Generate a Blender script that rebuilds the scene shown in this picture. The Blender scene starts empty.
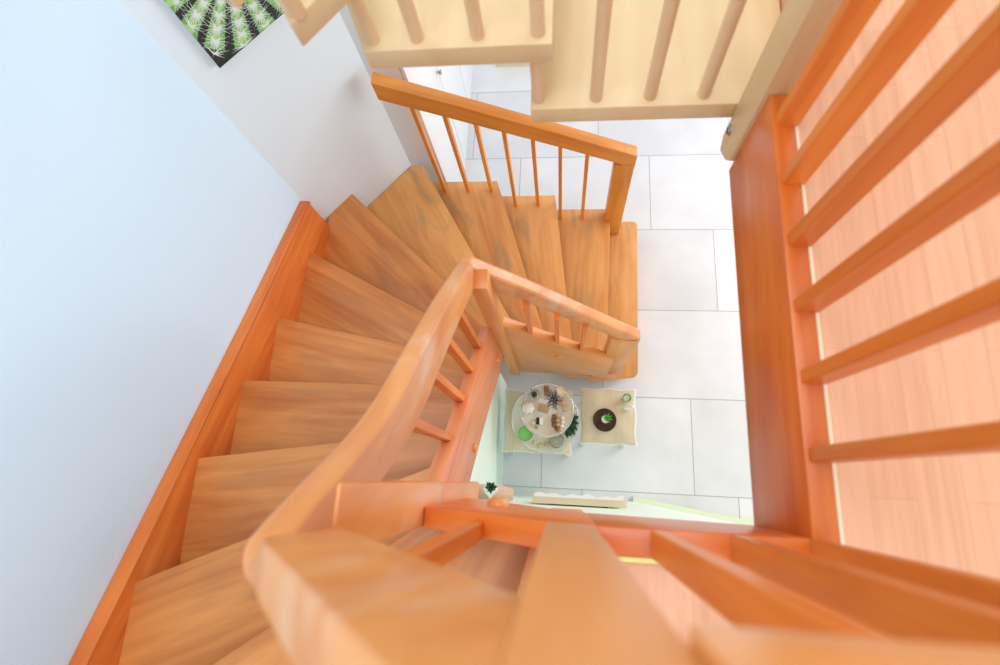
import bpy, bmesh, math, random
from mathutils import Vector, Matrix
random.seed(7)
S = bpy.context.scene
COL = S.collection

# ---------------------------------------------------------------- camera
cam_d = bpy.data.cameras.new('camera')
cam = bpy.data.objects.new('camera', cam_d); COL.objects.link(cam)
nad = Vector((60.0, 149.5, 540.0)).normalized()          # straight down, in lens coordinates (x right, y down, z forward)
yv = Vector((100.0, -2032.5, 540.0)); yv = (yv - nad*yv.dot(nad)).normalized()
up = -nad; xv = yv.cross(up)
right = Vector((xv[0], yv[0], up[0])); down = Vector((xv[1], yv[1], up[1])); fwd = Vector((xv[2], yv[2], up[2]))
M = Matrix.Identity(4)
for i in range(3):
    M[i][0] = right[i]; M[i][1] = -down[i]; M[i][2] = -fwd[i]
M[0][3], M[1][3], M[2][3] = 0.0, 0.0, 3.6
cam.matrix_world = M
cam_d.sensor_fit = 'HORIZONTAL'; cam_d.sensor_width = 36.0; cam_d.lens = 540/1000*36
cam_d.clip_start = 0.01
cam_d.dof.use_dof = True; cam_d.dof.focus_distance = 2.75; cam_d.dof.aperture_fstop = 2.8
S.camera = cam

# ---------------------------------------------------------------- world, light, exposure
W = bpy.data.worlds.new('daylight'); S.world = W; W.use_nodes = True
bg = W.node_tree.nodes['Background']; bg.inputs[0].default_value = (0.88, 0.945, 1.0, 1); bg.inputs[1].default_value = 0.90

def area(name, loc, target, size, energy, color):
    d = bpy.data.lights.new(name, 'AREA'); d.shape = 'RECTANGLE'; d.size, d.size_y = size
    d.energy = energy; d.color = color
    o = bpy.data.objects.new(name, d); COL.objects.link(o); o.location = loc
    o.rotation_euler = (Vector(target)-Vector(loc)).to_track_quat('-Z', 'Y').to_euler()
    return o
area('ground_fill', (2.9, 2.2, 1.6), (0, 0.9, 0.3), (2.2, 1.6), 66, (0.88, 0.95, 1.0))  # added fill that brightens the ground floor, no window in view
area('overhead_fill', (-0.1, 0.5, 6.0), (-0.1, 0.5, 0), (2.4, 2.6), 86, (0.85, 0.93, 1.0))  # added overhead fill that brightens upward faces, no skylight in view

S.view_settings.view_transform = 'Standard'; S.view_settings.look = 'None'
S.view_settings.gamma = 1.0; S.view_settings.use_curve_mapping = False
S.view_settings.exposure = 0.08

# ---------------------------------------------------------------- materials
def lin(c):
    return tuple(((v/255)/12.92 if v/255 <= .04045 else ((v/255+.055)/1.055)**2.4) for v in c)+(1.0,)
def new_mat(name):
    m = bpy.data.materials.new(name); m.use_nodes = True
    nt = m.node_tree; return m, nt, nt.nodes['Principled BSDF']
def plain(name, c, rough=.5, metal=0, noise=0.0, nscale=20, spec=.5, trans=0, ior=1.45):
    m, nt, b = new_mat(name)
    b.inputs['Roughness'].default_value = rough; b.inputs['Metallic'].default_value = metal
    b.inputs['Specular IOR Level'].default_value = spec
    b.inputs['Transmission Weight'].default_value = trans; b.inputs['IOR'].default_value = ior
    L = lin(c)
    tc = nt.nodes.new('ShaderNodeTexCoord'); n = nt.nodes.new('ShaderNodeTexNoise')
    n.inputs['Scale'].default_value = nscale; n.inputs['Detail'].default_value = 4
    nt.links.new(tc.outputs['Object'], n.inputs['Vector'])
    r = nt.nodes.new('ShaderNodeValToRGB'); k = noise
    r.color_ramp.elements[0].position = .3; r.color_ramp.elements[1].position = .7
    r.color_ramp.elements[0].color = tuple(v*(1-k) for v in L[:3])+(1,)
    r.color_ramp.elements[1].color = tuple(min(1, v*(1+k*.5)) for v in L[:3])+(1,)
    nt.links.new(n.outputs['Fac'], r.inputs['Fac']); nt.links.new(r.outputs['Color'], b.inputs['Base Color'])
    return m
def wood(name, dark, light, rough=.38, along=1.6, across=26.0, wear=None, spec=.5, vary=.18):
    """grain runs along the object's local X"""
    m, nt, b = new_mat(name); N = nt.nodes; K = nt.links
    tc = N.new('ShaderNodeTexCoord'); oi = N.new('ShaderNodeObjectInfo')
    off = N.new('ShaderNodeVectorMath'); off.operation = 'SCALE'; off.inputs[0].default_value = (13.1, 7.7, 5.3)
    K.new(oi.outputs['Random'], off.inputs['Scale'])
    add = N.new('ShaderNodeVectorMath'); K.new(tc.outputs['Object'], add.inputs[0]); K.new(off.outputs[0], add.inputs[1])
    mp = N.new('ShaderNodeMapping'); mp.inputs['Scale'].default_value = (along, across, across); K.new(add.outputs[0], mp.inputs['Vector'])
    n1 = N.new('ShaderNodeTexNoise'); n1.inputs['Scale'].default_value = 1.0; n1.inputs['Detail'].default_value = 6; n1.inputs['Roughness'].default_value = .6
    n1.inputs['Distortion'].default_value = .6
    K.new(mp.outputs[0], n1.inputs['Vector'])
    mp2 = N.new('ShaderNodeMapping'); mp2.inputs['Scale'].default_value = (along*.8, across*.28, across*.28); K.new(add.outputs[0], mp2.inputs['Vector'])
    n2 = N.new('ShaderNodeTexNoise'); n2.inputs['Scale'].default_value = 1.0; n2.inputs['Detail'].default_value = 3; n2.inputs['Distortion'].default_value = 1.2
    K.new(mp2.outputs[0], n2.inputs['Vector'])
    mix = N.new('ShaderNodeMix'); mix.data_type = 'FLOAT'; mix.inputs[0].default_value = .55
    K.new(n1.outputs['Fac'], mix.inputs[2]); K.new(n2.outputs['Fac'], mix.inputs[3])
    r = N.new('ShaderNodeValToRGB'); e = r.color_ramp.elements
    e[0].position = .36; e[0].color = lin(dark); e[1].position = .62; e[1].color = lin(light)
    K.new(mix.outputs[0], r.inputs['Fac'])
    hsv = N.new('ShaderNodeHueSaturation')
    mr = N.new('ShaderNodeMapRange'); mr.inputs['To Min'].default_value = 1-vary*.5; mr.inputs['To Max'].default_value = 1+vary*.5
    K.new(oi.outputs['Random'], mr.inputs['Value']); K.new(mr.outputs[0], hsv.inputs['Value'])
    K.new(r.outputs['Color'], hsv.inputs['Color'])
    out = hsv.outputs['Color']
    if wear:
        n3 = N.new('ShaderNodeTexNoise'); n3.inputs['Scale'].default_value = 3.2; n3.inputs['Detail'].default_value = 5; n3.inputs['Distortion'].default_value = .8
        mp3 = N.new('ShaderNodeMapping'); mp3.inputs['Scale'].default_value = (1.0, 2.6, 2.6); K.new(add.outputs[0], mp3.inputs['Vector'])
        K.new(mp3.outputs[0], n3.inputs['Vector'])
        r3 = N.new('ShaderNodeValToRGB'); r3.color_ramp.elements[0].position = .54; r3.color_ramp.elements[0].color = (0, 0, 0, 1)
        r3.color_ramp.elements[1].position = .74; r3.color_ramp.elements[1].color = (wear[1],)*3+(1,)
        K.new(n3.outputs['Fac'], r3.inputs['Fac'])
        mx = N.new('ShaderNodeMix'); mx.data_type = 'RGBA'; K.new(r3.outputs['Color'], mx.inputs[0]); K.new(out, mx.inputs[6]); mx.inputs[7].default_value = lin(wear[0])
        out = mx.outputs[2]
    K.new(out, b.inputs['Base Color'])
    b.inputs['Roughness'].default_value = rough; b.inputs['Specular IOR Level'].default_value = spec
    bp = N.new('ShaderNodeBump'); bp.inputs['Strength'].default_value = .06; bp.inputs['Distance'].default_value = .004
    K.new(n1.outputs['Fac'], bp.inputs['Height']); K.new(bp.outputs[0], b.inputs['Normal'])
    return m

MT = {}
MT['tread'] = wood('tread_beech_orange', (182, 104, 48), (216, 142, 76), rough=.42, wear=((160, 116, 80), .4))
MT['tread_low'] = wood('tread_beech_lit', (216, 142, 74), (240, 178, 106), rough=.42, wear=((168, 140, 100), .7))  # lower treads: same wood, with the stronger light there put into its colour
MT['string'] = wood('string_red_orange', (202, 96, 34), (232, 130, 56), rough=.33)
MT['string_pink'] = wood('string_pinkish_orange', (216, 120, 70), (240, 154, 102), rough=.33)
MT['rail'] = wood('handrail_worn', (216, 128, 58), (240, 166, 96), rough=.3, along=2.2, across=18, wear=((222, 188, 160), .7))
MT['rail_out'] = wood('outer_rail_orange', (220, 132, 46), (244, 164, 72), rough=.35)
MT['newel'] = wood('newel_orange', (216, 136, 68), (236, 164, 98), rough=.34, across=16)
MT['bal'] = wood('baluster_orange', (212, 104, 30), (240, 140, 54), rough=.36, across=30)
MT['beam'] = wood('gallery_beam_orange', (200, 88, 28), (230, 124, 50), rough=.3)
MT['beech'] = wood('pale_beech', (220, 186, 138), (232, 204, 158), rough=.4, across=14, vary=.05)
MT['beech_rod'] = wood('pale_beech_rod', (226, 186, 138), (242, 210, 168), rough=.4, across=30, vary=.06)
MT['white'] = plain('white_lacquer', (240, 242, 244), .35)
MT['cream'] = plain('cream_paint', (226, 214, 184), .45, noise=.06, nscale=14)
MT['metal'] = plain('brushed_metal', (170, 172, 172), .3, metal=1)
MT['dark'] = plain('dark_gap', (60, 50, 42), .7)
MT['brass'] = plain('brass_strip', (206, 178, 112), .32, metal=.6)
MT['creamtrim'] = plain('cream_trim', (244, 226, 190), .4)

# ---------------------------------------------------------------- builders
def tag(o, label, cat, group=None):
    o['label'] = label; o['category'] = cat
    if group: o['group'] = group
    return o
def thing(name, loc, label, cat, group=None):
    o = bpy.data.objects.new(name, None); COL.objects.link(o); o.location = loc; o.empty_display_size = .05
    return tag(o, label, cat, group)
def link(name, bm, mats, parent=None, frame=None, smooth=None):
    """bm is in world coordinates; frame is the object's own placement (grain along its X)"""
    F = frame if frame is not None else Matrix.Identity(4)
    bmesh.ops.recalc_face_normals(bm, faces=bm.faces)
    bm.transform(F.inverted())
    me = bpy.data.meshes.new(name); bm.to_mesh(me); bm.free()
    for m in (mats if isinstance(mats, (list, tuple)) else [mats]): me.materials.append(m)
    if smooth is not None:
        for p in me.polygons: p.use_smooth = True
        try: me.set_sharp_from_angle(angle=math.radians(smooth))
        except Exception: pass
    o = bpy.data.objects.new(name, me); COL.objects.link(o)
    if parent is not None:
        o.parent = parent
        pw = Matrix.Identity(4); p = parent
        while p is not None:
            pw = p.matrix_basis @ pw; p = p.parent
        o.matrix_basis = pw.inverted() @ F
    else:
        o.matrix_basis = F
    return o
def frame(loc, xdir, updir=(0, 0, 1)):
    x = Vector(xdir).normalized(); z = Vector(updir); z = (z - x*z.dot(x))
    if z.length < 1e-5: z = Vector((0, 1, 0)) - x*x[1]
    z.normalize(); y = z.cross(x)
    m = Matrix.Identity(4)
    for i in range(3): m[i][0] = x[i]; m[i][1] = y[i]; m[i][2] = z[i]; m[i][3] = loc[i]
    return m
def bev(bm, w, seg=2, edges=None):
    if w > 0: bmesh.ops.bevel(bm, geom=list(edges if edges is not None else bm.edges), offset=w, segments=seg, affect='EDGES', profile=.5, clamp_overlap=True)
def add_prism(bm, pts, ext):
    """closed outline of 3-D points pushed along ext"""
    e = Vector(ext); n = len(pts)
    a = [bm.verts.new(Vector(p)) for p in pts]; b = [bm.verts.new(Vector(p)+e) for p in pts]
    bm.faces.new(a); bm.faces.new(b[::-1])
    for i in range(n): bm.faces.new((a[i], b[i], b[(i+1) % n], a[(i+1) % n]))
def prism(pts, ext, bw=0, seg=2):
    bm = bmesh.new(); add_prism(bm, pts, ext)
    bmesh.ops.recalc_face_normals(bm, faces=bm.faces); bev(bm, bw, seg); return bm
def add_box(bm, x0, x1, y0, y1, z0, z1):
    add_prism(bm, [(x0, y0, z0), (x1, y0, z0), (x1, y1, z0), (x0, y1, z0)], (0, 0, z1-z0))
def box(x0, x1, y0, y1, z0, z1, bw=0, seg=2):
    bm = bmesh.new(); add_box(bm, x0, x1, y0, y1, z0, z1); bmesh.ops.recalc_face_normals(bm, faces=bm.faces); bev(bm, bw, seg); return bm
def add_tube(bm, pts, radii, n=12, cap=True):
    rings = []; pts = [Vector(p) for p in pts]
    t0 = (pts[1]-pts[0]).normalized(); ref = Vector((0, 0, 1)) if abs(t0.z) < .9 else Vector((1, 0, 0))
    for i, p in enumerate(pts):
        t = (pts[min(i+1, len(pts)-1)]-pts[max(i-1, 0)]).normalized()
        u = (ref-t*ref.dot(t)).normalized(); v = t.cross(u); r = radii[i] if isinstance(radii, (list, tuple)) else radii
        rings.append([bm.verts.new(p+(u*math.cos(2*math.pi*k/n)+v*math.sin(2*math.pi*k/n))*r) for k in range(n)])
    for a, b in zip(rings, rings[1:]):
        for k in range(n): bm.faces.new((a[k], a[(k+1) % n], b[(k+1) % n], b[k]))
    if cap: bm.faces.new(rings[0][::-1]); bm.faces.new(rings[-1])
def tube(pts, radii, n=12):
    bm = bmesh.new(); add_tube(bm, pts, radii, n); return bm
def add_lathe(bm, prof, c, n=24, axis=(0, 0, 1)):
    """profile of (radius, height) turned about an axis through c; open ends at radius 0 collapse"""
    F = frame(c, (1, 0, 0) if abs(axis[0]) < .9 else (0, 1, 0), axis)
    rings = []
    for r, h in prof:
        if r < 1e-6: rings.append([bm.verts.new(F @ Vector((0, 0, h)))])
        else: rings.append([bm.verts.new(F @ Vector((r*math.cos(2*math.pi*k/n), r*math.sin(2*math.pi*k/n), h))) for k in range(n)])
    for a, b in zip(rings, rings[1:]):
        for k in range(n):
            k2 = (k+1) % n
            if len(a) == 1 and len(b) == 1: continue
            if len(a) == 1: bm.faces.new((a[0], b[k2], b[k]))
            elif len(b) == 1: bm.faces.new((a[k], a[k2], b[0]))
            else: bm.faces.new((a[k], a[k2], b[k2], b[k]))
def lathe(prof, c, n=24, axis=(0, 0, 1)):
    bm = bmesh.new(); add_lathe(bm, prof, c, n, axis); return bm
def sweep(path, prof, hs=None):
    """profile (side, height) carried along a 3-D path; the profile stays upright"""
    bm = bmesh.new(); P = [Vector(p) for p in path]; rings = []
    for i, p in enumerate(P):
        a = P[max(i-1, 0)]; b = P[min(i+1, len(P)-1)]; d = b-a; d.z = 0; d.normalize()
        s = Vector((-d.y, d.x, 0))
        if 0 < i < len(P)-1:                      # keep the width through a bend
            d1 = P[i]-P[i-1]; d1.z = 0; d1.normalize(); k = 1/max(.5, d.dot(d1))
        else: k = 1
        rings.append([bm.verts.new(p+s*(u*k)+Vector((0, 0, h if hs is None or h > -.9 else -hs[i]))) for u, h in prof])
    n = len(prof)
    for a, b in zip(rings, rings[1:]):
        for k in range(n): bm.faces.new((a[k], a[(k+1) % n], b[(k+1) % n], b[k]))
    bm.faces.new(rings[0][::-1]); bm.faces.new(rings[-1]); return bm
def rail_prof(w, h, r, n=5):
    pts = [(-w/2, -h), (w/2, -h)]
    for k in range(n+1): a = math.pi/2*k/n; pts.append((w/2-r+r*math.cos(a), -r+r*math.sin(a)))
    for k in range(n+1): a = math.pi/2*(1+k/n); pts.append((-w/2+r+r*math.cos(a), -r+r*math.sin(a)))
    return pts
def struct(o): o['kind'] = 'structure'; return o

# ---------------------------------------------------------------- setting: floors and walls
def tile_material():
    m, nt, b = new_mat('large_grey_floor_tiles'); N = nt.nodes; K = nt.links
    tc = N.new('ShaderNodeTexCoord'); sx = N.new('ShaderNodeSeparateXYZ'); K.new(tc.outputs['Object'], sx.inputs[0])
    def math_(op, a, bb=None):
        n = N.new('ShaderNodeMath'); n.operation = op
        for i, v in enumerate((a, bb)):
            if v is None: continue
            if isinstance(v, (int, float)): n.inputs[i].default_value = v
            else: K.new(v, n.inputs[i])
        return n.outputs[0]
    v = math_('DIVIDE', math_('ADD', sx.outputs['Y'], 0.04), 0.6); row = math_('FLOOR', v); fv = math_('SUBTRACT', v, row)
    # staggered bond: each row starts at an offset of its own
    sh = 0.3
    for ri, off in ((-1, .14), (0, -.12), (1, .27), (2, .085), (3, -.34), (4, .24), (5, -.08), (6, .36)):
        cm = N.new('ShaderNodeMath'); cm.operation = 'COMPARE'; K.new(row, cm.inputs[0]); cm.inputs[1].default_value = ri; cm.inputs[2].default_value = .5
        sh = math_('ADD', sh, math_('MULTIPLY', cm.outputs[0], off-.3))
    u = math_('DIVIDE', math_('SUBTRACT', sx.outputs['X'], sh), 0.95); col = math_('FLOOR', u); fu = math_('SUBTRACT', u, col)
    g = 0.0026
    du = math_('MULTIPLY', math_('MINIMUM', fu, math_('SUBTRACT', 1.0, fu)), 0.95)
    dv = math_('MULTIPLY', math_('MINIMUM', fv, math_('SUBTRACT', 1.0, fv)), 0.6)
    mask = math_('LESS_THAN', math_('MINIMUM', du, dv), g)
    n = N.new('ShaderNodeTexNoise'); n.inputs['Scale'].default_value = 3; n.inputs['Detail'].default_value = 6; K.new(tc.outputs['Object'], n.inputs['Vector'])
    wn = N.new('ShaderNodeTexWhiteNoise'); cb = N.new('ShaderNodeCombineXYZ'); K.new(row, cb.inputs[0]); K.new(col, cb.inputs[1]); K.new(cb.outputs[0], wn.inputs['Vector'])
    fac = math_('ADD', math_('MULTIPLY', n.outputs['Fac'], .7), math_('MULTIPLY', wn.outputs['Value'], .3))
    r = N.new('ShaderNodeValToRGB'); r.color_ramp.elements[0].position = .3; r.color_ramp.elements[0].color = lin((216, 219, 222)); r.color_ramp.elements[1].position = .7; r.color_ramp.elements[1].color = lin((236, 239, 242))
    K.new(fac, r.inputs['Fac'])
    mx = N.new('ShaderNodeMix'); mx.data_type = 'RGBA'; K.new(mask, mx.inputs[0]); K.new(r.outputs['Color'], mx.inputs[6]); mx.inputs[7].default_value = lin((168, 170, 168))
    K.new(mx.outputs[2], b.inputs['Base Color']); b.inputs['Roughness'].default_value = .4
    return m
def laminate_material():
    m, nt, b = new_mat('pinkish_laminate_planks'); N = nt.nodes; K = nt.links
    tc = N.new('ShaderNodeTexCoord')
    mp = N.new('ShaderNodeMapping'); mp.inputs['Rotation'].default_value = (0, 0, math.radians(90)); K.new(tc.outputs['Object'], mp.inputs['Vector'])
    br = N.new('ShaderNodeTexBrick'); br.inputs['Scale'].default_value = 1; br.inputs['Brick Width'].default_value = .62; br.inputs['Row Height'].default_value = .066
    br.inputs['Mortar Size'].default_value = .0006; br.offset = .37; br.inputs['Mortar Smooth'].default_value = .3
    br.inputs['Color1'].default_value = lin((233, 168, 126)); br.inputs['Color2'].default_value = lin((240, 178, 138)); br.inputs['Mortar'].default_value = lin((222, 150, 108))
    K.new(mp.outputs[0], br.inputs['Vector'])
    mp2 = N.new('ShaderNodeMapping'); mp2.inputs['Scale'].default_value = (70, 3, 1); K.new(tc.outputs['Object'], mp2.inputs['Vector'])
    n = N.new('ShaderNodeTexNoise'); n.inputs['Scale'].default_value = 1; n.inputs['Detail'].default_value = 5; n.inputs['Distortion'].default_value = .5; K.new(mp2.outputs[0], n.inputs['Vector'])
    r = N.new('ShaderNodeValToRGB'); r.color_ramp.elements[0].position = .3; r.color_ramp.elements[0].color = (.86, .80, .76, 1); r.color_ramp.elements[1].position = .65; r.color_ramp.elements[1].color = (1, 1, 1, 1)
    K.new(n.outputs['Fac'], r.inputs['Fac'])
    mx = N.new('ShaderNodeMix'); mx.data_type = 'RGBA'; mx.blend_type = 'MULTIPLY'; mx.inputs[0].default_value = .8
    K.new(br.outputs['Color'], mx.inputs[6]); K.new(r.outputs['Color'], mx.inputs[7]); K.new(mx.outputs[2], b.inputs['Base Color'])
    b.inputs['Roughness'].default_value = .35
    return m
def plaster(name, c):
    m, nt, b = new_mat(name); N = nt.nodes; K = nt.links
    tc = N.new('ShaderNodeTexCoord'); n = N.new('ShaderNodeTexNoise'); n.inputs['Scale'].default_value = 180; n.inputs['Detail'].default_value = 3
    K.new(tc.outputs['Object'], n.inputs['Vector']); bp = N.new('ShaderNodeBump'); bp.inputs['Strength'].default_value = .12; bp.inputs['Distance'].default_value = .002
    K.new(n.outputs['Fac'], bp.inputs['Height']); K.new(bp.outputs[0], b.inputs['Normal'])
    b.inputs['Base Color'].default_value = lin(c); b.inputs['Roughness'].default_value = .85; b.inputs['Specular IOR Level'].default_value = .2
    return m
MT['tile'] = tile_material(); MT['lam'] = laminate_material()
MT['wall'] = plaster('white_plaster', (230, 243, 249)); MT['wall_bluelit'] = plaster('plaster_blue_light', (214, 235, 250)); MT['mint'] = plaster('pale_mint_plaster', (238, 255, 243)); MT['mintbase'] = plain('mint_skirting', (226, 236, 204), .6)  # left wall: the blue light falling on it is put into the plaster colour

struct(link('floor', box(-2.6, 3.2, -1.6, 4.4, -.1, 0), MT['tile']))
# gallery floor: laminate over an L-shaped slab round the stair well
FZ = 2.70
slab = bmesh.new()
add_prism(slab, [(.06, -1.6, 2.46), (3.2, -1.6, 2.46), (3.2, 2.6, 2.46), (.468, 2.6, 2.46), (.468, .789, 2.46), (.446, .789, 2.46), (.446, .70, 2.46), (.416, .70, 2.46), (.416, -.112, 2.46), (.06, -.112, 2.46)], (0, 0, FZ-2.46))
struct(link('floor_gallery', slab, MT['lam']))
WX, CY = -1.295, 1.285
WE = Vector((-.895, 1.738, 0))
struct(link('wall_left', box(WX-.2, WX, -1.5, CY+.25, 0, 5.6), MT['wall_bluelit']))
wd = (WE-Vector((WX, CY, 0))).normalized(); wn = Vector((-wd.y, wd.x, 0))
struct(link('wall_angled', prism([(WX, CY, 0), tuple(WE), tuple(WE+wn*.08), tuple(Vector((WX, CY, 0))+wn*.08)], (0, 0, 5.6)), MT['wall']))
struct(link('wall_landing', box(-1.5, 3.2, -1.8, -1.6, 0, 5.6), MT['wall']))
# ground-floor wall under the gallery, bending a little to the right, and the wall closing the space under the stair
struct(link('wall_bottom', prism([(-.37, -.095, 0), (.45, -.095, 0), (1.9, -.315, 0), (1.9, -.45, 0), (-.37, -.22, 0)], (0, 0, 1.86)), MT['mint']))
struct(link('wall_understair', prism([(-.37, .62, 0), (-.37, -.22, 0), (-.37, -.22, 1.74), (-.37, -.06, 1.74), (-.37, .62, .62)], (-.08, 0, 0)), MT['mint']))
struct(link('baseboard_bottom', prism([(.45, -.095, 0), (1.9, -.315, 0), (1.9, -.285, 0), (.45, -.064, 0)], (0, 0, .06)), MT['mintbase']))
# trim strips between gallery beam and laminate
struct(link('trim_1', box(.406, .416, -.103, .70, 2.66, 2.707, .001, 1), MT['creamtrim']))
struct(link('trim_2', box(.056, .406, -.114, -.103, 2.66, 2.704, .002, 1), MT['brass']))

# ---------------------------------------------------------------- the orange staircase
ST = thing('staircase', (-.3, .6, 0), 'winding orange wood staircase climbing from the tiled floor round the open well', 'staircase')
RISE = .18
O = [(.490, 1.735), (.295, 1.735), (-.064, 1.737), (-.410, 1.735), (-.826, 1.735), (-1.159, 1.463), (-1.262, 1.042), (-1.262, .642), (-1.262, .327), (-1.262, .018), (-1.262, -.352), (-1.262, -.776), (-1.05, -1.45), (-.42, -1.45)]
I = [(.476, .666), (.262, .62), (.072, .62), (-.050, .62), (-.162, .62), (-.235, .62), (-.31, .560), (-.31, .457), (-.31, .328), (-.31, .161), (-.31, .056), (-.30, -.082), (-.19, -.085), (-.045, -.085)]
T_TH = .042
for k in range(14):
    z = RISE*(k+1)
    o, i = Vector(O[k]+(0,)), Vector(I[k]+(0,))
    if k < 13: o2, i2 = Vector(O[k+1]+(0,)), Vector(I[k+1]+(0,))
    else: o2, i2 = Vector((.06, -1.45, 0)), Vector((.0, -.10, 0))
    nose = (o-i).normalized(); back = Vector((-nose.y, nose.x, 0))
    if back.dot((o2+i2)/2-(o+i)/2) < 0: back = -back
    d2 = (o2-i2).normalized(); b2 = Vector((-d2.y, d2.x, 0))
    if b2.dot(back) < 0: b2 = -b2
    lap = .05
    poly = [i, o]
    if k == 0: lap = .09; poly = [i, o]
    e2, f2 = o2+b2*lap, i2+b2*lap
    if k < 4: e2.y = 1.735; 
    if k in (2, 3): e2.x -= .0
    if k == 4: poly += [Vector((-.893, 1.735, 0)), Vector((-1.20, 1.390, 0))]; e2 = None
    elif k == 5: poly += [Vector((-1.262, 1.335, 0)), Vector((-1.262, 1.0, 0))]; e2 = None
    elif 6 <= k <= 11: e2.x = max(e2.x, -1.262)
    if k == 10: e2 = Vector((-1.262, -.82, 0))
    if k == 11: poly += [Vector((-1.262, -1.45, 0))]; e2 = Vector((-1.09, -1.45, 0))
    if k >= 12: e2 = Vector((o2.x+.05, -1.45, 0))
    if k <= 4: f2.y = max(f2.y, .62)
    if 5 <= k <= 10: f2.x = min(f2.x, -.30)
    if k >= 11: f2.y = min(f2.y, -.085)
    if e2 is not None: poly.append(e2)
    poly.append(f2)
    pts = [(p.x, p.y, z-T_TH) for p in poly]
    bm = prism(pts, (0, 0, T_TH))
    if k == 0:
        ve = [e for e in bm.edges if abs(e.verts[0].co.z-e.verts[1].co.z) > .02 and e.verts[0].co.x > .4]
        bev(bm, .03, 4, ve)
    bev(bm, .005, 2, [e for e in bm.edges if abs(e.verts[0].co.z-e.verts[1].co.z) < .001 and e.verts[0].co.z > z-.005 and len(e.link_faces) == 2 and e.calc_face_angle(0) > .5])
    c = sum(poly, Vector())/len(poly); c.z = z
    link('tread', bm, MT['tread_low'] if k < 5 else MT['tread'], ST, frame(c, nose), 35)
# short riser block of the first step
link('riser', box(.275, .435, .70, 1.70, .0, RISE-T_TH, .003, 1), MT['tread'], ST, frame((.35, 1.2, .07), (0, 1, 0)))

def slat(parent, x, y, z0, z1, tx, ty, mat, name='baluster', z1b=None, bw=.002):
    return link(name, box(x-tx/2, x+tx/2, y-ty/2, y+ty/2, z0, z1, bw, 1), mat, parent, frame((x, y, (z0+z1)/2), (0, 0, 1), (0, 1, 0)))
def plug(parent, c, axis, r=.015, out=.012):
    return link('wooden_plug', lathe([(r, -.004), (r, out*.3), (r*.85, out*.7), (r*.5, out*.95), (0, out)], c, 20, axis), MT['newel'], parent, None, 40)

# wall string on the left
def line(a, b, t): return a[1]+(b[1]-a[1])*(t-a[0])/(b[0]-a[0])
sp = [(1.262, 1.322), (.594, 1.603), (-.545, 2.100), (-1.45, 2.50), (-1.45, 2.16), (-.545, 1.76), (.594, 1.27), (1.262, .98)]
bm = prism([(WX+.002, y, z) for y, z in sp], (.046, 0, 0), .004, 2)
wall_string = link('wall_stringer', bm, MT['string'], ST, frame((WX+.02, .3, 1.7), (0, -.92, .40)), 35)
bm = sweep([(WX+.027, 1.270, 1.329), (WX+.027, .594, 1.612), (WX+.027, -.545, 2.109), (WX+.027, -1.45, 2.509)], [(-.026, -.012), (.021, -.012), (.021, -.003), (.014, .004), (-.026, .004)])
link('moulding', bm, MT['string'], wall_string, frame((WX+.02, .3, 1.7), (0, -.92, .40)), 35)
# inner strings
s1 = [(.255, .875), (.197, .945), (-.233, 1.495), (-.29, 1.565), (-.29, .60), (-.23, .545), (.255, .50)]
link('stringer', prism([(x, .60, z) for x, z in s1], (0, .042, 0), .003, 2), MT['newel'], ST, frame((0, .62, 1), (-.61, 0, .79)), 35)
s2 = [(.59, 1.54), (.30, 1.88), (.10, 2.115), (-.03, 2.31), (-.03, 1.86), (.25, 1.49), (.48, 1.14), (.59, 1.0)]
link('stringer', prism([(-.325, y, z) for y, z in s2], (.04, 0, 0), .003, 2), MT['string_pink'], ST, frame((-.3, .3, 1.8), (0, -.61, .79)), 35)
s3 = [(-.275, 2.46), (-.02, 2.70), (.058, 2.72), (.058, 2.36), (-.02, 2.26), (-.275, 1.86)]
link('stringer', prism([(x, -.103, z) for x, z in s3], (0, .042, 0), .003, 2), MT['string'], ST, frame((-.1, -.08, 2.4), (.72, 0, .69)), 35)
plug(ST, (-.022, .60, .985), (0, -1, 0), .016)
plug(ST, (-.285, .505, 1.30), (1, 0, 0), .013)
plug(ST, (-.285, .095, 1.80), (1, 0, 0), .016)
plug(ST, (-.145, -.061, 2.26), (0, 1, 0), .026, .02)
# newel posts
def newel(x0, x1, y0, y1, z0, z1, mat=None, parent=ST, bw=.004):
    return link('newel_post', box(x0, x1, y0, y1, z0, z1, bw, 2), mat or MT['newel'], parent, frame(((x0+x1)/2, (y0+y1)/2, (z0+z1)/2), (0, 0, 1), (0, 1, 0)), 35)
newel(.216, .336, .625, .690, .40, 1.20)
link('newel_foot', box(.175, .305, .615, .665, .34, .46, .004, 2), MT['newel'], ST, frame((.24, .64, .4), (0, 0, 1), (0, 1, 0)), 35)
newel(-.292, -.238, .572, .640, .60, 2.02)
newel(-.327, -.276, -.105, -.012, 1.68, 2.91, MT['rail'], ST, .010)
newel(-.021, .054, -.136, -.061, 2.22, 3.43)
newel(.256, .364, 1.640, 1.708, RISE, 1.01, MT['rail_out'])
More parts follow.
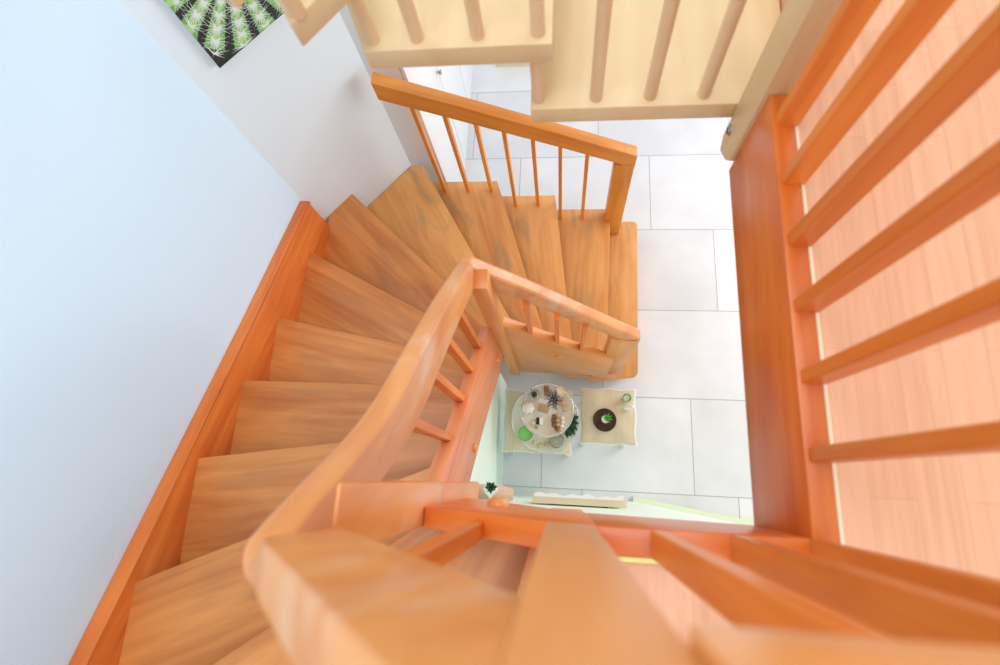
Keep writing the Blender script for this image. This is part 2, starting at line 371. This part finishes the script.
# continuous inner handrail
def arc(c, r, a0, a1, n=6): return [(c[0]+r*math.cos(a0+(a1-a0)*k/n), c[1]+r*math.sin(a0+(a1-a0)*k/n)) for k in range(n+1)]
xy = [(.345, .654), (-.19, .654)]
xy += arc((-.284, .632), .022, math.pi/2, math.pi, 6)
xy += [(-.306, .42), (-.306, .245), (-.306, .0)]
xy += arc((-.290, -.074), .016, math.pi, math.pi*1.5, 6)
xy += [(-.20, -.09), (-.022, -.09)]
zk = [(0, 1.215), (.475, 1.85), (.629, 2.03), (.664, 2.085), (.876, 2.35), (1.051, 2.55), (1.209, 2.725), (1.302, 2.90), (1.37, 3.035), (1.395, 3.075), (1.55, 3.29), (1.663, 3.45)]
hk = [(0, .125), (.62, .145), (.9, .158), (1.35, .18), (1.663, .20)]
fine = []
for a, b in zip(xy, xy[1:]):
    m_ = max(1, int(math.dist(a, b)/.012))
    fine += [(a[0]+(b[0]-a[0])*k/m_, a[1]+(b[1]-a[1])*k/m_) for k in range(m_)]
fine.append(xy[-1])
accs = [0.0]
for a, b in zip(fine, fine[1:]): accs.append(accs[-1]+math.dist(a, b))
def z_at(t, zk=zk):
    t = min(max(t, 0), zk[-1][0])
    for (a, za), (b, zb) in zip(zk, zk[1:]):
        if t <= b: return za+(zb-za)*(t-a)/(b-a)
    return zk[-1][1]
path = []; rail_h = [z_at(t, hk) for t in accs]
for p, t in zip(fine, accs):
    w_ = min(.06, t, accs[-1]-t)
    path.append((p[0], p[1], sum(z_at(t+w_*q/4) for q in range(-4, 5))/9))
link('handrail', sweep(path, rail_prof(.046, 1.0, .012, 4), rail_h), MT['rail'], ST, frame((-.3, .3, 2.3), (0, -.63, .77)), 35)
for x, zt in ((-.137, 1.73), (-.024, 1.58), (.092, 1.44)):
    slat(ST, x, .622, zt-.47, zt, .020, .036, MT['bal'])
for y, zb, zt in ((.47, 1.68, 2.17), (.352, 1.80, 2.31), (.234, 1.94, 2.44), (.104, 2.09, 2.58)):
    slat(ST, -.312, y, zb, zt, .030, .022, MT['bal'])
slat(ST, -.145, -.089, 2.56, 3.14, .022, .030, MT['bal'])
# outer railing
OR = [(-.855, 1.685), (-.56, 1.545), (-.01, 1.278), (.366, 1.088)]
link('handrail', sweep([(x, 1.675, z) for x, z in OR], rail_prof(.062, .108, .006, 2)), MT['rail_out'], ST, frame((0, 1.675, 1.3), (-.9, 0, .44)), 35)
for x, zb, zt in ((-.725, .72, 1.51), (-.583, .72, 1.45), (-.442, .72, 1.38), (-.310, .54, 1.315), (-.169, .54, 1.25), (-.030, .36, 1.18), (.112, .36, 1.11)):
    b = slat(ST, x, 1.677, zb-.005, zt, .020, .034, MT['rail_out'])
    zz = line(OR[0], OR[1], x) if x < -.58 else line(OR[1], OR[2], x) if x < -.03 else line(OR[2], OR[3], x)
    link('collar', box(x-.012, x+.012, 1.659, 1.695, zz-.125, zz-.1085, .001, 1), MT['dark'], b)

# ---------------------------------------------------------------- gallery railing
GR = thing('gallery_railing', (.39, .3, 2.72), 'orange wood railing with flat slats edging the pink laminate gallery floor', 'railing')
link('beam', box(.366, .406, -.103, .70, 2.47, 2.72, .004, 2), MT['beam'], GR, frame((.39, .3, 2.6), (0, 1, 0)), 35)
link('beam', prism([(.056, -.103, 2.36), (.366, -.103, 2.47), (.366, -.103, 2.72), (.056, -.103, 2.72)], (0, .042, 0), .004, 2), MT['beam'], GR, frame((.2, -.08, 2.6), (1, 0, 0)), 35)
for y in (.634, .517, .401, .285, .168, .048):
    slat(GR, .3925, y+.010, 2.715, 3.37, .040, .022, MT['bal'])
for x in (.137, .252, .362):
    slat(GR, x+.010, -.083, 2.715, 3.37, .022, .040, MT['bal'])
link('handrail', sweep([(.40, .72, 3.43), (.40, -.085, 3.43)], rail_prof(.062, .085, .018)), MT['rail'], GR, frame((.4, .3, 3.4), (0, 1, 0)), 35)
link('handrail', sweep([(.054, -.085, 3.43), (.369, -.085, 3.43)], rail_prof(.062, .085, .018)), MT['rail'], GR, frame((.2, -.085, 3.4), (1, 0, 0)), 35)

# ---------------------------------------------------------------- pale beech staircase going further up
BS = thing('staircase', (.4, .75, 2.5), 'pale beech upper staircase with round rods rising from the gallery floor', 'staircase')
def post_outline(x0, x1, y0, y1): return [(x0, y0), (x1, y0), (x1, y1), (x0, y1)]
pb = bmesh.new()
ch = .03
add_prism(pb, [(.357, .70, 2.505), (.357, .70, 3.62), (.357, .788, 3.62), (.357, .788, 2.478), (.357, .768, 2.445), (.357, .722, 2.475)], (.050, 0, 0))
bev(pb, .004, 2)
bpost = link('newel_post', pb, MT['beech'], BS, frame((.39, .75, 3), (0, 0, 1), (0, 1, 0)), 35)
link('bolt', lathe([(.012, -.004), (.012, .003), (.008, .005), (.008, .001), (0, .001)], (.357, .765, 2.525), 20, (-1, 0, 0)), MT['metal'], bpost, None, 40)
link('newel_post', box(.405, .440, .702, .786, 2.70, 3.62, .003, 1), MT['beech'], BS, frame((.43, .75, 3), (0, 0, 1), (0, 1, 0)), 35)
bt = [(2.58, [(.466, .790), (-.080, .790), (-.080, 1.74), (.466, 1.74)]),
      (2.765, [(-.029, .790), (-.396, .790), (-.449, .92), (-.72, 1.70), (-.029, 1.70)]),
      (2.950, [(-.357, .776), (-.435, .672), (-.471, .732), (-.86, 1.48), (-.68, 1.64)]),
      (3.140, [(-.396, .580), (-.411, .550), (-.441, .577), (-.99, 1.22), (-.83, 1.38)])]
for z, pl in bt:
    c = sum((Vector(p+(0,)) for p in pl), Vector())/len(pl); c.z = z
    link('tread', prism([(x, y, z-.048) for x, y in pl], (0, 0, .048), .004, 2), MT['beech'], BS, frame(c, (.05 if z > 2.9 else 0, 1, 0)), 35)
def rod(x, y, z, h):
    return link('rod', tube([(x, y, z-.004), (x, y, z+h)], .0138, 16), MT['beech_rod'], BS, frame((x, y, z), (0, 0, 1), (0, 1, 0)), 40)
for x in (-.063, .063, .1785, .2905): rod(x, .816, 2.58, .14 if x < -.05 else 1.0)
for x in (-.379, -.2905, -.172, -.0565): rod(x, .816, 2.765, .95)
rod(-.427, .697, 2.95, .92)
link('handrail', sweep([(.36, .80, 3.58), (-.06, .816, 3.62), (-.38, .80, 3.78), (-.47, .66, 3.90)], rail_prof(.05, .06, .015)), MT['beech'], BS, frame((0, .73, 3.6), (1, 0, 0)), 35)

# ---------------------------------------------------------------- cactus canvas on the angled wall
def canvas():
    P0 = Vector((WX, CY, 0))
    t0, w, h, z0 = .098, .44, .44, 2.132
    root = thing('canvas_picture', tuple(P0+wd*(t0+w/2)-wn*.012+Vector((0, 0, z0))), 'square canvas print of a spiny green cactus hung on the white angled wall', 'picture')
    def q(u, v, d): return P0+wd*(t0+u)-wn*d+Vector((0, 0, z0+v))
    bm = prism([q(0, 0, .001), q(w, 0, .001), q(w, h, .001), q(0, h, .001)], -wn*.020, .001, 1)
    link('canvas', bm, plain('canvas_white', (232, 234, 232), .8), root)
    dk = plain('print_dark', (44, 50, 44), .7, noise=.4, nscale=60); g1 = plain('print_green', (120, 178, 92), .7, noise=.2, nscale=40)
    g2 = plain('print_light_green', (176, 218, 140), .7, noise=.2, nscale=40); sp_ = plain('print_spines', (226, 236, 228), .7)
    bm = bmesh.new(); rnd = random.Random(3)
    def face(pts, mi, d):
        f = bm.faces.new([bm.verts.new(q(min(max(u, 0), w), min(max(v, 0), h), d)) for u, v in pts]); f.material_index = mi
    face([(0, 0), (w, 0), (w, h), (0, h)], 0, .0213)
    cx, cy = w*.50, h*.56
    nb = 15
    for r in range(nb):                                   # ribs
        a = 2*math.pi*(r+.3)/nb; dx, dy = math.cos(a), math.sin(a); px, py = -dy, dx
        segs = 6
        for q_ in range(segs):
            ra, rb = .015+.25*q_/segs, .015+.25*(q_+1)/segs
            wa, wb = .13*ra+.003, .13*rb+.003
            face([(cx+dx*ra-px*wa, cy+dy*ra-py*wa), (cx+dx*rb-px*wb, cy+dy*rb-py*wb), (cx+dx*rb+px*wb, cy+dy*rb+py*wb), (cx+dx*ra+px*wa, cy+dy*ra+py*wa)], 1, .0215)
            face([(cx+dx*ra-px*wa*.55, cy+dy*ra-py*wa*.55), (cx+dx*rb-px*wb*.3, cy+dy*rb-py*wb*.3), (cx+dx*rb+px*wb*.3, cy+dy*rb+py*wb*.3), (cx+dx*ra+px*wa*.55, cy+dy*ra+py*wa*.55)], 2, .02165)
    for r in range(nb):
        a = 2*math.pi*(r+.3)/nb
        for q_ in range(1, 8):                            # spine stars
            rr = .004+.043*q_+(.018 if r % 2 else 0); ox, oy = cx+math.cos(a)*rr, cy+math.sin(a)*rr
            for k in range(15):
                b = a+math.pi*(-.72+1.44*k/14)+rnd.uniform(-.1, .1); Ln = rnd.uniform(.036, .062)*(.55+q_*.085)
                ex, ey = ox+math.cos(b)*Ln, oy+math.sin(b)*Ln
                if not (0 < ex < w and 0 < ey < h and 0 < ox < w and 0 < oy < h): continue
                wq = .0017+.00012*q_; nx, ny = -math.sin(b)*wq, math.cos(b)*wq
                face([(ox-nx, oy-ny), (ex, ey), (ox+nx, oy+ny)], 3, .0219+.00002*k)
    link('print', bm, [dk, g1, g2, sp_], root)
canvas()

# ---------------------------------------------------------------- ground floor furniture
def wardrobe():
    x1, x0, y0, y1, h = -.75, -.94, 1.80, 3.16, 2.05
    root = thing('wardrobe', (-1.0, 2.5, 0), 'tall white wardrobe with small knobs behind the staircase on the tiled floor', 'wardrobe')
    link('body', box(x0, x1-.022, y0, y1, .0, h, .003, 1), plain('wardrobe_grey_side', (244, 244, 243), .5), root)
    for a, b, ky in ((1.80, 2.28, 2.245), (2.284, 2.764, 2.32), (2.768, 3.158, 2.80)):
        d = link('door', box(x1-.02, x1, a+.002, b-.002, .06, h-.01, .004, 2), MT['white'], root, None, 35)
        link('knob', lathe([(.006, 0), (.006, .012), (.014, .018), (.014, .026), (0, .03)], (x1, ky, 1.05), 18, (1, 0, 0)), MT['metal'], d, None, 40)
    return root
wardrobe()
cb = thing('sideboard', (.1, 3.6, 0), 'low white sideboard standing on the tiles beyond the wardrobe', 'cabinet')
link('body', box(-.57, 1.1, 3.20, 3.8, .08, .85, .004, 2), MT['white'], cb)
link('plinth', box(-.57, 1.08, 3.195, 3.78, 0, .08), MT['cream'], cb)
for k in range(3):
    d = link('door', box(-.565+.555*k, -.565+.555*k+.545, 3.182, 3.198, .1, .83, .003, 1), MT['white'], cb)
    link('knob', lathe([(.005, 0), (.005, .012), (.012, .02), (0, .026)], (-.06+.555*k, 3.182, .5), 16, (0, -1, 0)), MT['metal'], d, None, 40)

def wavy_top(x0, x1, y0, y1, amp, n=14):
    pts = []
    def side(a, b, nx, ny):
        for k in range(n):
            t = k/n; s = amp*(math.cos(4*math.pi*t)-1)*.5 if 0 < t < 1 else 0
            pts.append((a[0]+(b[0]-a[0])*t+nx*s, a[1]+(b[1]-a[1])*t+ny*s))
    side((x0, y0), (x1, y0), 0, -1); side((x1, y0), (x1, y1), 1, 0); side((x1, y1), (x0, y1), 0, 1); side((x0, y1), (x0, y0), -1, 0)
    return pts
MT['tabletop'] = wood('bleached_table_top', (206, 196, 164), (224, 216, 188), rough=.5, along=3, across=22)
MT['leg'] = plain('white_table_leg', (238, 238, 230), .4)
def side_table(x0, x1, y0, y1, h, label, splay):
    root = thing('side_table', ((x0+x1)/2, (y0+y1)/2, 0), label, 'table', 'small cream side tables')
    pts = wavy_top(x0, x1, y0, y1, .007)
    link('tabletop', prism([(x, y, h-.022) for x, y in pts], (0, 0, .022), .004, 2), MT['tabletop'], root, frame(((x0+x1)/2, (y0+y1)/2, h), (0, 1, 0)), 30)
    link('rim', prism([(x*1+((x-(x0+x1)/2)*.055), y+((y-(y0+y1)/2)*.055), h-.034) for x, y in pts], (0, 0, .016), .004, 2), MT['leg'], root, None, 30)
    ap = bmesh.new(); m = .035
    for a, b, c, d in ((x0+m, x1-m, y0+m, y0+m+.015), (x0+m, x1-m, y1-m-.015, y1-m), (x0+m, x0+m+.015, y0+m, y1-m), (x1-m-.015, x1-m, y0+m, y1-m)): add_box(ap, a, b, c, d, h-.085, h-.02)
    link('apron', ap, MT['leg'], root)
    for sx in (0, 1):
        for sy in (0, 1):
            lx = x0+.035 if sx == 0 else x1-.035; ly = y0+.035 if sy == 0 else y1-.035
            dx = (-1 if sx == 0 else 1); dy = (-1 if sy == 0 else 1)
            P = [(lx, ly, h-.024), (lx+dx*.012, ly+dy*.012, h*.78), (lx+dx*.006, ly+dy*.006, h*.45), (lx+dx*splay*.4, ly+dy*splay*.4, h*.2), (lx+dx*splay, ly+dy*splay, .03), (lx+dx*(splay+.006), ly+dy*(splay+.006), 0)]
            link('leg', tube(P, [.018, .020, .014, .012, .015, .017], 12), MT['leg'], root, None, 60)
    return root
side_table(-.325, .055, .160, .512, .43, 'cream side table with wavy edges carrying the two-tier glass tray', .018)
side_table(.116, .420, .222, .532, .45, 'small cream side table carrying a dark round plate with a succulent', .006)

MT['glass'] = plain('clear_glass', (250, 253, 252), .03, trans=1.0, ior=1.12)
MT['silver'] = plain('silver_rim', (200, 200, 196), .2, metal=1)
TX, TY = -.094, .346
UX, UY = TX+.018, TY+.022
def etagere():
    root = thing('tiered_tray', (TX, TY, .43), 'two-tier round glass tray crowded with ornaments on the left side table', 'tray')
    def plate(name, z, r, cx, cy):
        o = link(name, lathe([(0, z), (r*.9, z), (r, z+.012), (r+.003, z+.016), (r-.003, z+.017), (r*.88, z+.006), (0, z+.006)], (cx, cy, 0), 56), plain('frosted_plate', (238, 240, 226), .12, trans=.12), root, None, 40)
        bm = bmesh.new(); n = 56
        add_tube(bm, [(cx+(r+.002)*math.cos(2*math.pi*k/n), cy+(r+.002)*math.sin(2*math.pi*k/n), z+.017) for k in range(n+1)], .0028, 8)
        link('rim', bm, MT['silver'], o, None, 60)
        return o
    link('foot', lathe([(0, .4305), (.075, .4305), (.06, .4395), (0, .4395)], (TX, TY, 0), 28), MT['silver'], root, None, 40)
    plate('lower_plate', .440, .190, TX, TY); plate('upper_plate', .680, .139, UX, UY)
    link('stem', lathe([(0, .4465), (.04, .4465), (.04, .452), (.012, .458), (.008, .52), (.013, .57), (.008, .64), (.02, .679), (0, .679)], (UX, UY, 0), 24), MT['silver'], root, None, 40)
etagere()
UP, LO = .6875, .4475
def jar(x, y, z, r, h, label, fill):
    root = thing('jar', (x, y, z), label, 'jar')
    link('glass_wall', lathe([(r*.85, 0), (r, .01), (r, h*.8), (r*.92, h), (r*.92-.003, h), (r-.003, h*.8), (r-.003, .012), (0, .006), (0, 0)], (x, y, z), 28), MT['glass'], root, None, 40)
    link('candle', lathe([(0, .008), (r*.48, .008), (r*.48, h*.55), (r*.3, h*.52), (0, h*.5)], (x, y, z), 24), fill, root, None, 40)
jar(UX-.070, UY+.080, UP, .030, .05, 'clear glass jar with a dark candle at the rear of the upper tray tier', plain('dark_wax', (70, 60, 54), .6))
def shell(x, y, z, r):
    bm = bmesh.new(); n, m_ = 28, 10; rings = []
    for j in range(1, m_):
        ph = math.pi*j/m_
        rings.append([bm.verts.new((x+r*math.sin(ph)*math.cos(2*math.pi*k/n)*(1+.09*math.cos(7*2*math.pi*k/n)), y+r*math.sin(ph)*math.sin(2*math.pi*k/n)*(1+.09*math.cos(7*2*math.pi*k/n)), z+r*.75-r*.75*math.cos(ph))) for k in range(n)])
    for a, b in zip(rings, rings[1:]):
        for k in range(n): bm.faces.new((a[k], a[(k+1) % n], b[(k+1) % n], b[k]))
    bm.faces.new(rings[0]); bm.faces.new(rings[-1])
    return bm
tag(link('pumpkin_ornament', shell(UX-.100, UY+.005, UP-.001, .034), plain('white_ceramic', (240, 238, 230), .3), None, None, 60), 'white ribbed pumpkin ornament at the left of the upper tray tier', 'ornament')
def rblock(x, y, z, sx, sy, sz, a, mat, label, name='wooden_block'):
    F = Matrix.Translation((x, y, z)) @ Matrix.Rotation(a, 4, 'Z')
    bm = box(-sx/2, sx/2, -sy/2, sy/2, 0, sz, .003, 2); bm.transform(F)
    return tag(link(name, bm, mat, None, F, 35), label, 'block' if name == 'wooden_block' else 'candle', 'small wooden blocks on the upper tier' if name == 'wooden_block' else None)
bw = wood('driftwood', (176, 140, 100), (214, 184, 146), rough=.6, along=6, across=60)
bd = wood('driftwood_dark', (120, 92, 64), (156, 124, 90), rough=.6, along=6, across=60)
rblock(UX-.018, UY+.008, UP, .056, .040, .022, -.25, bw, 'tan wooden block at the middle of the upper tray tier')
rblock(UX-.004, UY+.100, UP, .028, .052, .026, .15, bd, 'brown wooden block beside the glass jar on the tray')
rblock(UX+.090, UY+.030, UP, .028, .072, .020, .3, bw, 'long tan wooden block at the right of the upper tray tier')
def two_tone(x, y, z):
    root = thing('matchbox', (x, y, z), 'tiny black and white box lying at the front of the upper tray tier', 'box')
    link('sleeve', box(x-.020, x-.004, y-.018, y+.018, z, z+.014, .001, 1), plain('black_card', (36, 34, 34), .6), root)
    link('drawer', box(x-.004, x+.016, y-.018, y+.018, z, z+.013, .001, 1), plain('white_card', (244, 242, 236), .6), root)
two_tone(UX-.035, UY-.060, UP)
tag(link('cone_ornament', lathe([(.013, 0), (.013, .006), (.008, .022), (.003, .036), (0, .038)], (UX-.070, UY-.072, UP), 16), plain('cream_cone', (236, 216, 184), .5), None, None, 40), 'little cream cone ornament left of the black and white box', 'ornament')
tag(link('pebble', shell(UX-.055, UY-.095, UP-.0005, .008), plain('grey_pebble', (158, 152, 140), .6), None, None, 60), 'small grey pebble at the front rim of the upper tier', 'pebble')
# twig ball
def twigs():
    bm = bmesh.new(); rnd = random.Random(5)
    for k in range(26):
        a = rnd.uniform(0, 6.28); r0 = rnd.uniform(0, .02); L = rnd.uniform(.03, .065); b = a+rnd.uniform(-.7, .7)
        p0 = Vector((UX+.036+r0*math.cos(a+2), UY+.055+r0*math.sin(a+2), UP+.004+rnd.uniform(0, .02)))
        p1 = p0+Vector((math.cos(b)*L*.5, math.sin(b)*L*.5, rnd.uniform(.0, .015))); p2 = p1+Vector((math.cos(b+.6)*L*.4, math.sin(b+.6)*L*.4, rnd.uniform(-.003, .012)))
        add_tube(bm, [p0, p1, p2], [.0028, .0024, .0014], 6)
    o = link('twig_bundle', bm, plain('dark_grey_twig', (96, 86, 92), .6, noise=.3), None)
    tag(o, 'tangle of dark grey twigs on the upper tray tier', 'twigs')
    bud_m = plain('lilac_bud', (186, 186, 208), .5)
    for k in range(12):
        a = rnd.uniform(0, 6.28); r = rnd.uniform(.02, .05)
        bb = lathe([(0, 0), (.004, .002), (.005, .005), (.004, .008), (0, .010)], (UX+.036+r*math.cos(a), UY+.055+r*math.sin(a), UP+.004+rnd.uniform(0, .015)), 10)
        link('bud', bb, bud_m, o, None, 60)
twigs()
# bead cluster
bc = [plain('bead_brown', (128, 88, 60), .35), plain('bead_tan', (206, 172, 140), .35), plain('bead_ivory', (236, 220, 200), .35)]
rnd = random.Random(11)
where = ['rear left', 'rear', 'rear right', 'left', 'centre', 'right', 'front left', 'front', 'front right', 'far front', 'near the rim']
for k, (dx, dy) in enumerate(((-.022, .026), (.0, .030), (.022, .020), (-.026, .004), (-.002, .006), (.024, -.002), (-.022, -.018), (.0, -.016), (.020, -.022), (-.006, -.038), (.014, -.042))):
    r = .0115 if k % 3 else .013
    o = link('bead', lathe([(0, 0)]+[(r*math.sin(math.pi*j/8), r-r*math.cos(math.pi*j/8)) for j in range(1, 8)]+[(0, 2*r)], (UX+.060+dx, UY-.060+dy, UP), 16), bc[k % 3], None, None, 80)
    tag(o, ('brown', 'tan', 'ivory')[k % 3]+' round bead, '+where[k]+' of the bead cluster on the upper tray tier', 'bead', 'beads on the upper tray tier')
# lower tier
def bowl(x, y, z, r, h, mat, fillm, label, cat, name):
    root = thing(name, (x, y, z), label, cat)
    link('bowl', lathe([(r*.55, 0), (r*.85, h*.3), (r, h), (r-.004, h), (r*.82, h*.35), (0, h*.2), (0, 0)], (x, y, z), 32), mat, root, None, 50)
    if fillm: link('wax', lathe([(0, h*.21), (r*.80, h*.40), (r*.84, h*.7), (0, h*.72)], (x, y, z), 28), fillm, root, None, 40)
    return root
gw = plain('green_wax', (142, 216, 122), .5); gg = plain('pale_green_glass', (206, 240, 192), .15, trans=.3)
bowl(TX-.106, TY-.090, LO, .045, .045, gg, gw, 'green glass candle bowl at the front left of the lower tray tier', 'candle', 'candle_bowl')
bowl(TX+.070, TY-.122, LO, .042, .04, MT['glass'], plain('pebble_fill', (176, 176, 158), .6, noise=.4, nscale=90), 'clear glass bowl with pebbles at the front right of the lower tray tier', 'bowl', 'glass_bowl')
def leaf_mesh(bm, base, d, L, w, lift, n=5):
    d = Vector(d).normalized(); s = Vector((-d.y, d.x, 0)).normalized() if abs(d.z) < .98 else Vector((1, 0, 0)); upv = s.cross(d)
    if upv.z < 0: upv = -upv
    A, B, C = [], [], []
    for k in range(n+1):
        t = k/n; ww = w*math.sin(math.pi*min(1, .12+t*.88))
        c = Vector(base)+d*L*t+upv*lift*math.sin(math.pi*t*.8)
        A.append(bm.verts.new(c+s*ww+upv*ww*.35)); B.append(bm.verts.new(c)); C.append(bm.verts.new(c-s*ww+upv*ww*.35))
    for k in range(n):
        bm.faces.new((A[k], A[k+1], B[k+1], B[k])); bm.faces.new((B[k], B[k+1], C[k+1], C[k]))
bm = bmesh.new()
for k in range(13):
    a = -1.0+k*.145; leaf_mesh(bm, (TX+.125+.012*(k % 3), TY-.06+k*.006, LO+.018+.004*(k % 4)), (math.cos(a-.4), math.sin(a-.4), .3), .052, .013, .008)
tag(link('leaf_sprig', bm, plain('dark_leaf', (38, 92, 66), .5, noise=.3), None, None, 60), 'dark green leaf sprig at the right edge of the lower tray tier', 'leaves')
sh = plain('shell_beige', (222, 198, 160), .5, noise=.2, nscale=50)
for k, (dx, dy, w) in enumerate(((-.055, -.135, 'left'), (-.022, -.148, 'middle'), (.012, -.142, 'right'))):
    bm = bmesh.new(); add_lathe(bm, [(0, 0), (.010, .002), (.013, .007), (.009, .013), (.005, .018), (0, .020)], (TX+dx, TY+dy, LO), 14)
    tag(link('seashell', bm, sh, None, None, 60), 'small beige seashell, '+w+' of three at the front of the lower tray tier', 'shell', 'beige shells on the lower tray tier')
def rose(x, y, z, r, col, label):
    bm = bmesh.new()
    for ring, (nn, rr, hh) in enumerate(((5, r, .2), (5, r*.72, .55), (4, r*.42, .85))):
        for k in range(nn):
            a = 2*math.pi*(k+.5*ring)/nn
            leaf_mesh(bm, (x+.15*rr*math.cos(a), y+.15*rr*math.sin(a), z+.004+ring*.004), (math.cos(a), math.sin(a), hh), rr, rr*.55, rr*.25)
    add_lathe(bm, [(0, 0), (r*.5, .003), (r*.4, r*.6), (0, r*.8)], (x, y, z), 14)
    tag(link('fabric_rose', bm, col, None, None, 70), label, 'flower', 'white roses on the tray')
wr = plain('white_petals', (246, 242, 232), .6); yr = plain('cream_petals', (244, 234, 200), .6)
rose(UX+.068, UY+.100, UP-.001, .028, yr, 'cream fabric rose at the rear of the upper tray tier')
rose(TX+.140, TY+.105, LO, .028, wr, 'white fabric rose at the rear right of the lower tray tier')
rose(TX+.152, TY+.050, LO, .028, wr, 'white fabric rose at the right of the lower tray tier above the leaves')

# right table
PX, PY = .246, .352
pl = thing('plate', (PX, PY, .45), 'dark brown round plate on the small right side table', 'plate')
link('dish', lathe([(0, 0), (.050, 0), (.064, .012), (.066, .014), (.063, .016), (.050, .006), (0, .005)], (PX, PY, .4505), 36), plain('dark_brown_wood', (66, 38, 28), .45, noise=.2), pl, None, 40)
su = thing('potted_succulent', (PX+.005, PY+.004, .456), 'green and white succulent in a white cup on the dark plate', 'plant')
link('cup', lathe([(0, 0), (.016, 0), (.022, .03), (.019, .03), (.015, .022), (0, .022)], (PX+.002, PY+.002, .4562), 24), plain('white_cup', (240, 240, 232), .4), su, None, 40)
bm = bmesh.new()
for k in range(14):
    a = k*2.4; leaf_mesh(bm, (PX+.004, PY+.004, .480), (math.cos(a)+.5, math.sin(a)+.4, .55+.04*k), .022+.012*(k % 3), .0065, .004)
link('foliage', bm, plain('bright_green_leaf', (96, 196, 66), .5, noise=.25), su, None, 60)
def tealight(x, y):
    root = thing('tealight_glass', (x, y, .45), 'pale green tealight glass at the rear right corner of the small side table', 'candle')
    link('cup', lathe([(0, 0), (.020, 0), (.027, .045), (.0245, .045), (.018, .006), (0, .005)], (x, y, .4505), 28), gg, root, None, 40)
    link('tealight', lathe([(0, 0), (.017, 0), (.017, .014), (0, .015)], (x, y, .4565), 22), plain('white_wax', (244, 248, 232), .5), root, None, 40)
tealight(.368, .480)
def bird(x, y):
    root = thing('bird_figurine', (x, y, .45), 'white bird figurine beside the pale green tealight glass', 'figurine')
    m = plain('white_porcelain', (246, 244, 240), .3)
    bm = bmesh.new(); add_tube(bm, [(x-.026, y-.006, .470), (x-.016, y-.003, .466), (x, y, .465), (x+.014, y+.003, .472), (x+.021, y+.005, .484), (x+.027, y+.006, .486), (x+.034, y+.008, .485)], [.003, .009, .0145, .012, .009, .006, .001], 14)
    link('body', bm, m, root, None, 70)
    link('foot', lathe([(0, 0), (.010, 0), (.009, .004), (.004, .006), (.004, .018), (0, .018)], (x, y, .4502), 14), m, root, None, 40)
bird(.376, .425)

MT['shelf'] = wood('washed_pinkish_wood', (214, 178, 150), (232, 202, 178))
# wall shelf with the heart pot in the corner
cs = thing('corner_shelf', (-.28, -.03, 1.1), 'small wooden corner shelf on the pale mint wall below the staircase', 'shelf')
link('board', prism([(-.368, -.090, 1.10), (-.205, -.090, 1.10), (-.205, -.040, 1.10), (-.26, -.025, 1.10), (-.368, -.025, 1.10)], (0, 0, .022), .003, 2), MT['shelf'], cs, frame((-.3, -.05, 1.1), (1, 0, 0)), 35)
link('bracket', prism([(-.368, -.075, 1.10), (-.27, -.075, 1.10), (-.368, -.075, 1.0)], (0, .016, 0), .002, 1), MT['shelf'], cs)
def heart_pot(x, y, z):
    root = thing('potted_succulent', (x, y, z), 'dark green succulent in a white heart-shaped pot on the corner shelf', 'plant')
    pts = []
    for k in range(28):
        t = 2*math.pi*k/28; pts.append((x+0.0019*16*math.sin(t)**3, y+0.0019*(13*math.cos(t)-5*math.cos(2*t)-2*math.cos(3*t)-math.cos(4*t)), z))
    link('pot', prism(pts, (0, 0, .06), .005, 2), plain('white_pot', (246, 246, 242), .35), root, None, 35)
    bm = bmesh.new()
    for k in range(16):
        a = k*2.4; leaf_mesh(bm, (x+.004, y+.014, z+.060), (math.cos(a), math.sin(a)+.2, .35+.07*k), .034, .008, .006)
    link('foliage', bm, plain('succulent_green', (44, 96, 66), .5, noise=.25), root, None, 60)
heart_pot(-.300, -.052, 1.1225)
# slim radiator-like console on the mint wall
rd = thing('wall_console', (.08, -.09, .95), 'narrow beige wall console with white scalloped front edge on the mint wall', 'console')
link('panel', box(-.105, .262, -.080, -.062, .98, 1.225, .003, 2), plain('beige_panel', (214, 206, 168), .5, noise=.05), rd)
link('top_board', box(-.115, .274, -.090, -.055, 1.225, 1.24, .003, 1), plain('beige_top', (226, 218, 184), .5), rd)
lp = [(-.105+.006*k, -.049+.004*math.sin(k*.55)+.003*math.sin(k*.23)) for k in range(62)]
link('lace_edge', prism([(-.105, -.062, 1.2405)]+[(x, y, 1.2405) for x, y in lp]+[(.261, -.062, 1.2405)], (0, 0, .006)), plain('white_lace', (248, 246, 242), .7), rd)
for x in (-.03, .19): link('bracket', box(x-.01, x+.01, -.0945, -.080, 1.0, 1.21, .002, 1), plain('dark_green_bracket', (60, 110, 76), .5), rd)
